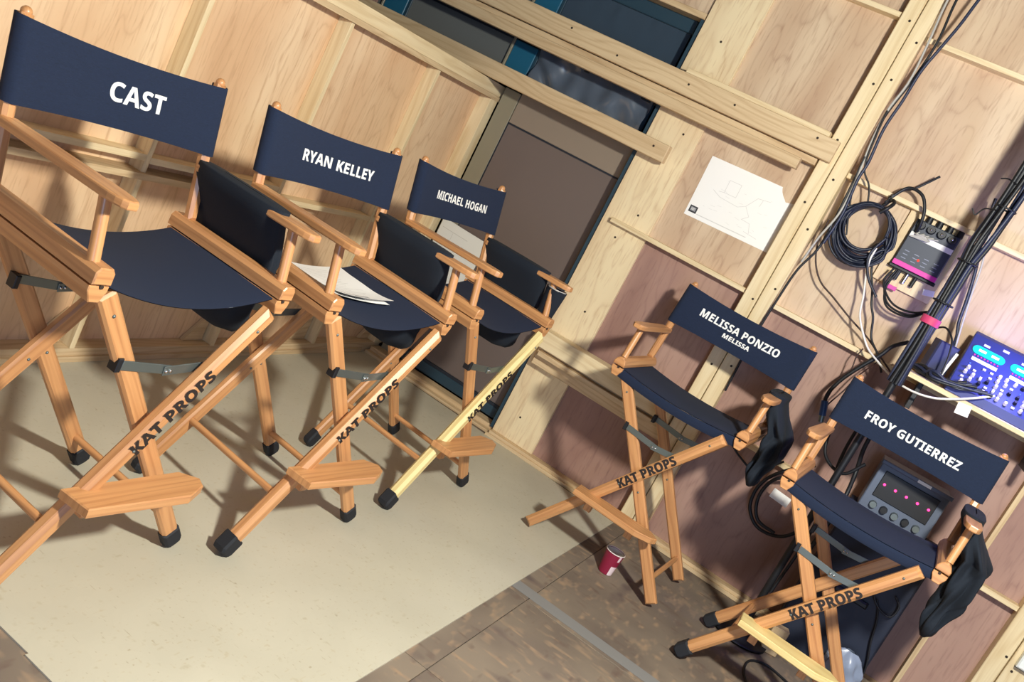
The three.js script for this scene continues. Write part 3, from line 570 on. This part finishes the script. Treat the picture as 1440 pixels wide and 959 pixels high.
// ---------------------------------------------------------------- wall box with pink stripe
{
  const t = thing('headphone_amplifier_box', 'dark grey control box with pink stripe and four knobs on the wall', 'control box', [-0.128, 1.715, ZP]);
  span('mounting_board', -0.135, 0.112, -0.185, 0.150, 0, 0.022, M.plyPale, t, 'y');
  span('housing', -0.095, 0.092, -0.098, 0.108, 0.022, 0.062, std({ color: 0x343a46, roughness: 0.5 }), t, 'x', 0.004);
  span('stripe', -0.095, 0.092, -0.097, -0.076, 0.0625, 0.066, std({ color: 0xd62f9c, roughness: 0.5 }), t, 'x', 0.001);
  span('base_lip', -0.102, 0.098, -0.112, -0.098, 0.022, 0.058, M.black, t, 'x', 0.003);
  const lab = paperTex((g) => { g.fillStyle = '#e9e6e0'; g.fillRect(0, 0, 512, 512); g.fillStyle = '#8a8884'; for (let i = 0; i < 6; i++) g.fillRect(40 + i * 78, 190, rr(12, 40), 130); });
  span('label_strip', -0.09, 0.09, 0.030, 0.052, 0.0625, 0.0635, lab, t, 'x', 0);
  for (let i = 0; i < 4; i++) {
    const kn = mesh('knob', new THREE.CylinderGeometry(0.015, 0.018, 0.03, 16), M.black, t, [-0.068 + i * 0.044, 0.086, 0.076], [Math.PI / 2, 0, 0]);
    mesh('knob_cap', new THREE.SphereGeometry(0.006, 10, 8), M.chrome, kn, [0, 0.015, 0]);
    mesh('jack_nut', new THREE.CylinderGeometry(0.012, 0.014, 0.028, 12), M.black, t, [-0.05 + i * 0.044, 0.120, 0.048]);
  }
  const pr = std({ color: 0x8b90a0, roughness: 0.6 });
  for (let r = 0; r < 3; r++) for (let i = 0; i < 4; i++) span('printed_mark', -0.075 + i * 0.042, -0.055 + i * 0.042, -0.030 - r * 0.016, -0.027 - r * 0.016, 0.0622, 0.0628, pr, t, 'x', 0);
  mesh('red_led', new THREE.SphereGeometry(0.005, 10, 8), std({ color: 0xff4030, emissive: 0xff3020, emissiveIntensity: 1.6 }), t, [-0.008, -0.045, 0.063]);
  for (let i = 0; i < 3; i++) { rod('plug', V(-0.05 + i * 0.035, -0.11, 0.042), V(-0.052 + i * 0.035, -0.155, 0.042), 0.008, i === 1 ? M.chrome : M.black, t); }
  span('pink_tag', -0.075, -0.025, -0.198, -0.180, 0.03, 0.04, std({ color: 0xd24aa0, roughness: 0.6 }), t, 'x', 0.001);
  const wt = mesh('tape_flag', cbox(0.045, 0.026, 0.012, 'x', 0.002), M.paper, t, [0.092, -0.145, 0.09], [0, 0, 0.25]);
  mesh('cable_tangle', mergeGeometries([0, 1, 2, 3, 4].map(i => tube([[-0.06 + i * 0.02, 0.06, 0.065], [-0.07 + i * 0.012, 0.045, 0.08], [-0.03 + i * 0.006, 0.055 - i * 0.004, 0.085], [-0.085, 0.03, 0.075]], 0.003, 16, 5))), M.cableGrey, t);
}

// ---------------------------------------------------------------- pole with strapped cables
{
  const t = thing('cable_pole', 'dark vertical pole wrapped in a thick bundle of strapped cables', 'pole', [0.03, 0, -3.868]);
  rod('pole', V(0, 0.02, 0), V(0, 2.9, 0), 0.014, M.black, t);
  mesh('base', new THREE.LatheGeometry([[0, 0], [0.12, 0], [0.12, 0.012], [0.03, 0.02], [0.02, 0.06], [0, 0.06]].map(p => new THREE.Vector2(...p)), 24), M.black, t);
  for (let i = 0; i < 8; i++) {
    const pts = []; for (let k = 0; k <= 20; k++) { const y = 2.9 - k * 0.085; const a = i * 0.785 + 0.35 * Math.sin(k * 0.45 + i); const R = 0.019 + 0.006 * hash(i, k >> 2, 4) + (y > 1.75 ? 0.010 : 0); pts.push([Math.cos(a) * R + (y > 1.75 ? 0.016 * clamp((y - 1.75) * 4) : 0), y, Math.sin(a) * R]); }
    mesh('bundled_cable', tube(pts, 0.0085, 80, 6), i % 3 === 1 ? M.cableBlue : M.cable, t);
  }
  for (const y of [1.55, 1.72, 1.95, 2.15]) mesh('strap', new THREE.TorusGeometry(0.037, 0.004, 6, 20), M.black, t, [y > 1.75 ? 0.014 : 0, y, 0], [Math.PI / 2, 0, 0]);
  mesh('strap_end', tube([[-0.01, 1.93, 0.03], [-0.05, 1.92, 0.0], [-0.068, 1.888, -0.01], [-0.086, 1.906, -0.01]], 0.003, 14, 5), M.cable, t);
  mesh('strap_end', tube([[0.0, 2.04, 0.03], [-0.035, 2.05, 0.0], [-0.055, 2.043, -0.01]], 0.003, 14, 5), M.cable, t);
  mesh('tape_wrap', new THREE.CylinderGeometry(0.037, 0.037, 0.03, 14, 1), std({ color: 0xc23a6a, roughness: 0.6 }), t, [-0.004, 1.47, 0.0]);
}

// ---------------------------------------------------------------- shelf and mixer
{
  const t = thing('shelf', 'pale wooden shelf on the wall carrying the lit mixer', 'shelf', [0, 0, 0]);
  span('board', 0.0, 0.86, 1.246, 1.266, ZF, -3.915, M.pine, t, 'x', 0.002);
  for (const x of [0.12, 0.6]) span('bracket', x - 0.01, x + 0.01, 1.13, 1.245, ZF, -4.0, M.black, t, 'y', 0.002);
  mesh('tape_flag', cbox(0.05, 0.045, 0.001, 'x', 0.0003), M.paper, t, [0.29, 1.232, -3.913], [0, 0, 0.12]);
}
{
  const t = thing('mixing_console', 'small audio mixer glowing blue with cyan displays on the shelf', 'mixer', [0.2, 1.268, -3.945]);
  const body = std({ color: 0x323a72, roughness: 0.5 });  // blue glow of the panel is mixed into the housing colour
  // wedge: profile in z,y
  const s = new THREE.Shape([[0, 0], [0, 0.035], [-0.19, 0.245], [-0.215, 0.255], [-0.23, 0.24], [-0.23, 0]].map(p => new THREE.Vector2(p[0], p[1])));
  const g = new THREE.ExtrudeGeometry(s, { depth: 0.46, bevelEnabled: true, bevelThickness: 0.004, bevelSize: 0.004, bevelOffset: -0.004, bevelSegments: 2 }); g.rotateY(-Math.PI / 2); g.translate(0.46, 0, 0);
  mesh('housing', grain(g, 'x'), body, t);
  const face = new THREE.Group(); face.name = 'control_panel'; t.add(face);
  const a = Math.atan2(0.21, 0.19); face.position.set(0, 0.035, 0); face.rotation.x = -(Math.PI / 2 - a);
  // panel axes: x right, y up the slope, z out of the panel
  const on = (name, geo, m, x, y, z = 0.003, rot) => mesh(name, geo, m, face, [x, y, z], rot);
  const cyan = std({ color: 0x0a5a60, emissive: new THREE.Color(0.0, 0.85, 0.85), emissiveIntensity: 1.1 });
  const white = std({ color: 0xffffff, emissive: new THREE.Color(0.9, 0.95, 1), emissiveIntensity: 1.0 });
  const mag = std({ color: 0x500030, emissive: new THREE.Color(1, 0.06, 0.6), emissiveIntensity: 1.2 });
  const blueLed = std({ color: 0x101850, emissive: new THREE.Color(0.1, 0.2, 1), emissiveIntensity: 1.6 });
  const lab = std({ color: 0xd9d2e4, roughness: 0.7 });
  const pill = () => { const sh = new THREE.Shape(); const w = 0.042, h = 0.021; sh.moveTo(-w, -h); sh.lineTo(w, -h); sh.absarc(w, 0, h, -Math.PI / 2, Math.PI / 2); sh.lineTo(-w, h); sh.absarc(-w, 0, h, Math.PI / 2, 1.5 * Math.PI); return new THREE.ExtrudeGeometry(sh, { depth: 0.003, bevelEnabled: false, curveSegments: 8 }); };
  const pg = pill(); const dig = box(0.028, 0.011, 0.001), led = new THREE.SphereGeometry(0.0032, 8, 6), kn = new THREE.CylinderGeometry(0.006, 0.008, 0.014, 12), cap = box(0.009, 0.016, 0.010), bt = box(0.012, 0.008, 0.005);
  for (const x of [0.075, 0.225, 0.375]) {
    const d = on('display', pg, cyan, x, 0.205); for (const q of [-0.025, 0.025]) mesh('display_digits', dig, white, d, [q, 0, 0.0034]);
    for (let i = 0; i < 8; i++) on('meter_led', led, mag, x - 0.045 + i * 0.013, 0.176);
    on('label_strip', box(0.10, 0.018, 0.001), lab, x, 0.155);
    on('channel_label', box(0.024, 0.012, 0.001), lab, x - 0.02, 0.243); on('channel_label', box(0.024, 0.012, 0.001), lab, x + 0.05, 0.262);
  }
  for (let r = 0; r < 5; r++) for (let i = 0; i < 15; i++) {
    const x = 0.03 + i * 0.029 + rr(-0.004, 0.004), y = 0.022 + r * 0.026;
    const q = hash(i, r, 12);
    if (q < 0.42) { const k = on('knob', kn, q < 0.2 ? lab : M.black, x, y, 0.009, [Math.PI / 2, 0, 0]); }
    else if (q < 0.62) on('button', bt, lab, x, y, 0.004); else if (q < 0.76) on('status_led', led, blueLed, x, y, 0.003); else if (q < 0.9) on('fader_cap', cap, lab, x, y, 0.006);
  }
  const l = new THREE.PointLight(new THREE.Color(0.28, 0.28, 1), 0.6, 0, 2); l.position.set(0.4, 1.50, -3.90); l.castShadow = true; l.shadow.radius = 2; scene.add(l);
}
{ // patch box and cable clutter beside the mixer
  const t = thing('power_adapter', 'dark adapter block with a white label beside the mixer', 'adapter', [0.125, 1.2675, -4.1], 0.3);
  span('block', -0.04, 0.045, 0, 0.16, -0.04, 0.04, std({ color: 0x2a2f52, roughness: 0.5 }), t, 'y', 0.006);
  mesh('label_strip', cbox(0.012, 0.11, 0.001, 'y', 0.0003), M.paper, t, [0.035, 0.085, 0.041], [0, 0, -0.12]);
  for (let i = 0; i < 6; i++) cable('dark cable tangled on the shelf left of the mixer', [[0.03 + 0.01 * i, 1.29, -4.04 + 0.012 * i], [0.07 + 0.01 * i, 1.285 + 0.012 * (i % 3), -3.98 + 0.006 * i], [0.13, 1.28 + 0.010 * (i % 4), -3.94 + 0.006 * i], [0.19 + 0.012 * i, 1.29 + 0.008 * (i % 3), -3.915 + 0.001 * i], [0.25 + 0.02 * i, 1.33, -3.915]], 0.006, i % 2 ? M.cableBlue : M.cable, 30, 'cables tangled on the shelf');
  cable('thin black cable arching from the pole to the mixer', [[0.05, 1.45, -4.05], [0.085, 1.475, -4.02], [0.125, 1.45, -3.98], [0.15, 1.38, -3.95], [0.16, 1.31, -3.94]], 0.004, M.cable, 30);
}
{ // rack unit with red lights on a dark case
  const c = thing('equipment_case', 'dark navy equipment case on the floor behind a chair', 'case', [0.315, -0.002, -4.075]);
  span('body', -0.19, 0.19, 0.0, 0.69, -0.13, 0.12, std({ color: 0x1a2236, roughness: 0.6 }), c, 'x', 0.008);
  for (const x of [-0.19, 0.19]) for (const y of [0.02, 0.66]) mesh('corner_cap', new THREE.SphereGeometry(0.022, 10, 8), M.steel, c, [x * 0.96, y, 0.11]);
  span('handle', -0.07, 0.07, 0.36, 0.385, 0.12, 0.145, M.black, c, 'x', 0.006);
  const t = thing('power_conditioner', 'grey rack unit with a row of five glowing red lights', 'rack unit', [0.292, 0.6905, -4.08], 0.02);
  const gm = std({ color: 0x5a6478, roughness: 0.5 });
  span('chassis', -0.14, 0.14, 0, 0.215, -0.10, 0.08, gm, t, 'x', 0.004);
  span('screen', -0.112, 0.112, 0.072, 0.185, 0.0805, 0.086, M.black, t, 'x', 0.002);
  span('top_lip', -0.145, 0.145, 0.205, 0.222, 0.06, 0.10, gm, t, 'x', 0.003);
  const red = std({ color: 0x600018, emissive: new THREE.Color(1, 0.05, 0.25), emissiveIntensity: 3 });
  for (let i = 0; i < 5; i++) mesh('red_light', new THREE.SphereGeometry(0.0055, 10, 8), red, t, [-0.092 + i * 0.046, 0.132, 0.088]);
  for (let i = 0; i < 5; i++) { mesh('knob', new THREE.CylinderGeometry(0.013, 0.016, 0.02, 14), i % 2 ? M.black : M.steel, t, [-0.09 + i * 0.045, 0.04, 0.09], [Math.PI / 2, 0, 0]); }
  mesh('white_glint', cbox(0.055, 0.012, 0.001, 'x', 0.0003), M.paper, t, [0.03, 0.2135, 0.1008]);  // white strip drawn as a bright reflection on the top lip
  // plastic bag and dangling cables in front of the case
  const bag = mesh('plastic_bag', skin((v, a) => { const y = 0.20 * (1 - v); const r = 0.075 * Math.sqrt(Math.max(0.02, 1 - (2 * v - 1) ** 2 * 0.9)) * (1 + 0.16 * Math.sin(a * 5 + v * 7) + 0.1 * Math.sin(a * 3 - v * 11)); return V(r * Math.cos(a), y, r * 0.55 * Math.sin(a)); }, 14, 30), std({ color: 0x8d98ae, roughness: 0.3 }), null, [0.42, 0.0, -3.885]);
  tag(bag, 'crumpled clear grey plastic bag on the floor in front of the dark case', 'bag');
  cable('black cable loop hanging from the front of the dark case', [[0.38, 0.43, -3.93], [0.401, 0.409, -3.925], [0.436, 0.39, -3.925], [0.471, 0.391, -3.925], [0.478, 0.443, -3.93], [0.45, 0.469, -3.935]], 0.0045, M.cable, 34);
  cable('thin black cable hanging straight down the dark case', [[0.40, 0.42, -3.935], [0.414, 0.402, -3.93], [0.44, 0.345, -3.93], [0.462, 0.263, -3.93], [0.50, 0.15, -3.93], [0.51, 0.01, -3.92]], 0.004, M.cable, 34);
  const bl = mesh('wood_block', cbox(0.07, 0.12, 0.05, 'y', 0.003), M.pineB, null, [0.155, 0.066 - 0.008, -3.90], [0, 0.3, 0]); tag(bl, 'small offcut of timber standing on the floor by the dark case', 'wood block');
}
{ // white box added for a bright patch by the right stud
  const t = thing('bright_patch_box', 'white box added for a bright patch beside the long batten', 'box', [1.03, 0.49, -4.19]);
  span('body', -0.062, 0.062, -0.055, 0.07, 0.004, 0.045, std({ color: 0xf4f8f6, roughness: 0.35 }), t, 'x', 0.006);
  span('shadow_plate', -0.058, 0.058, -0.066, 0.06, -0.001, 0.004, M.tealDark, t, 'x', 0.001);  // dark teal sheet drawn as the shadow below the box
}
scene.traverse(o => { if (o.isMesh) { o.castShadow = true; o.receiveShadow = true; } });
renderer.render(scene, camera);
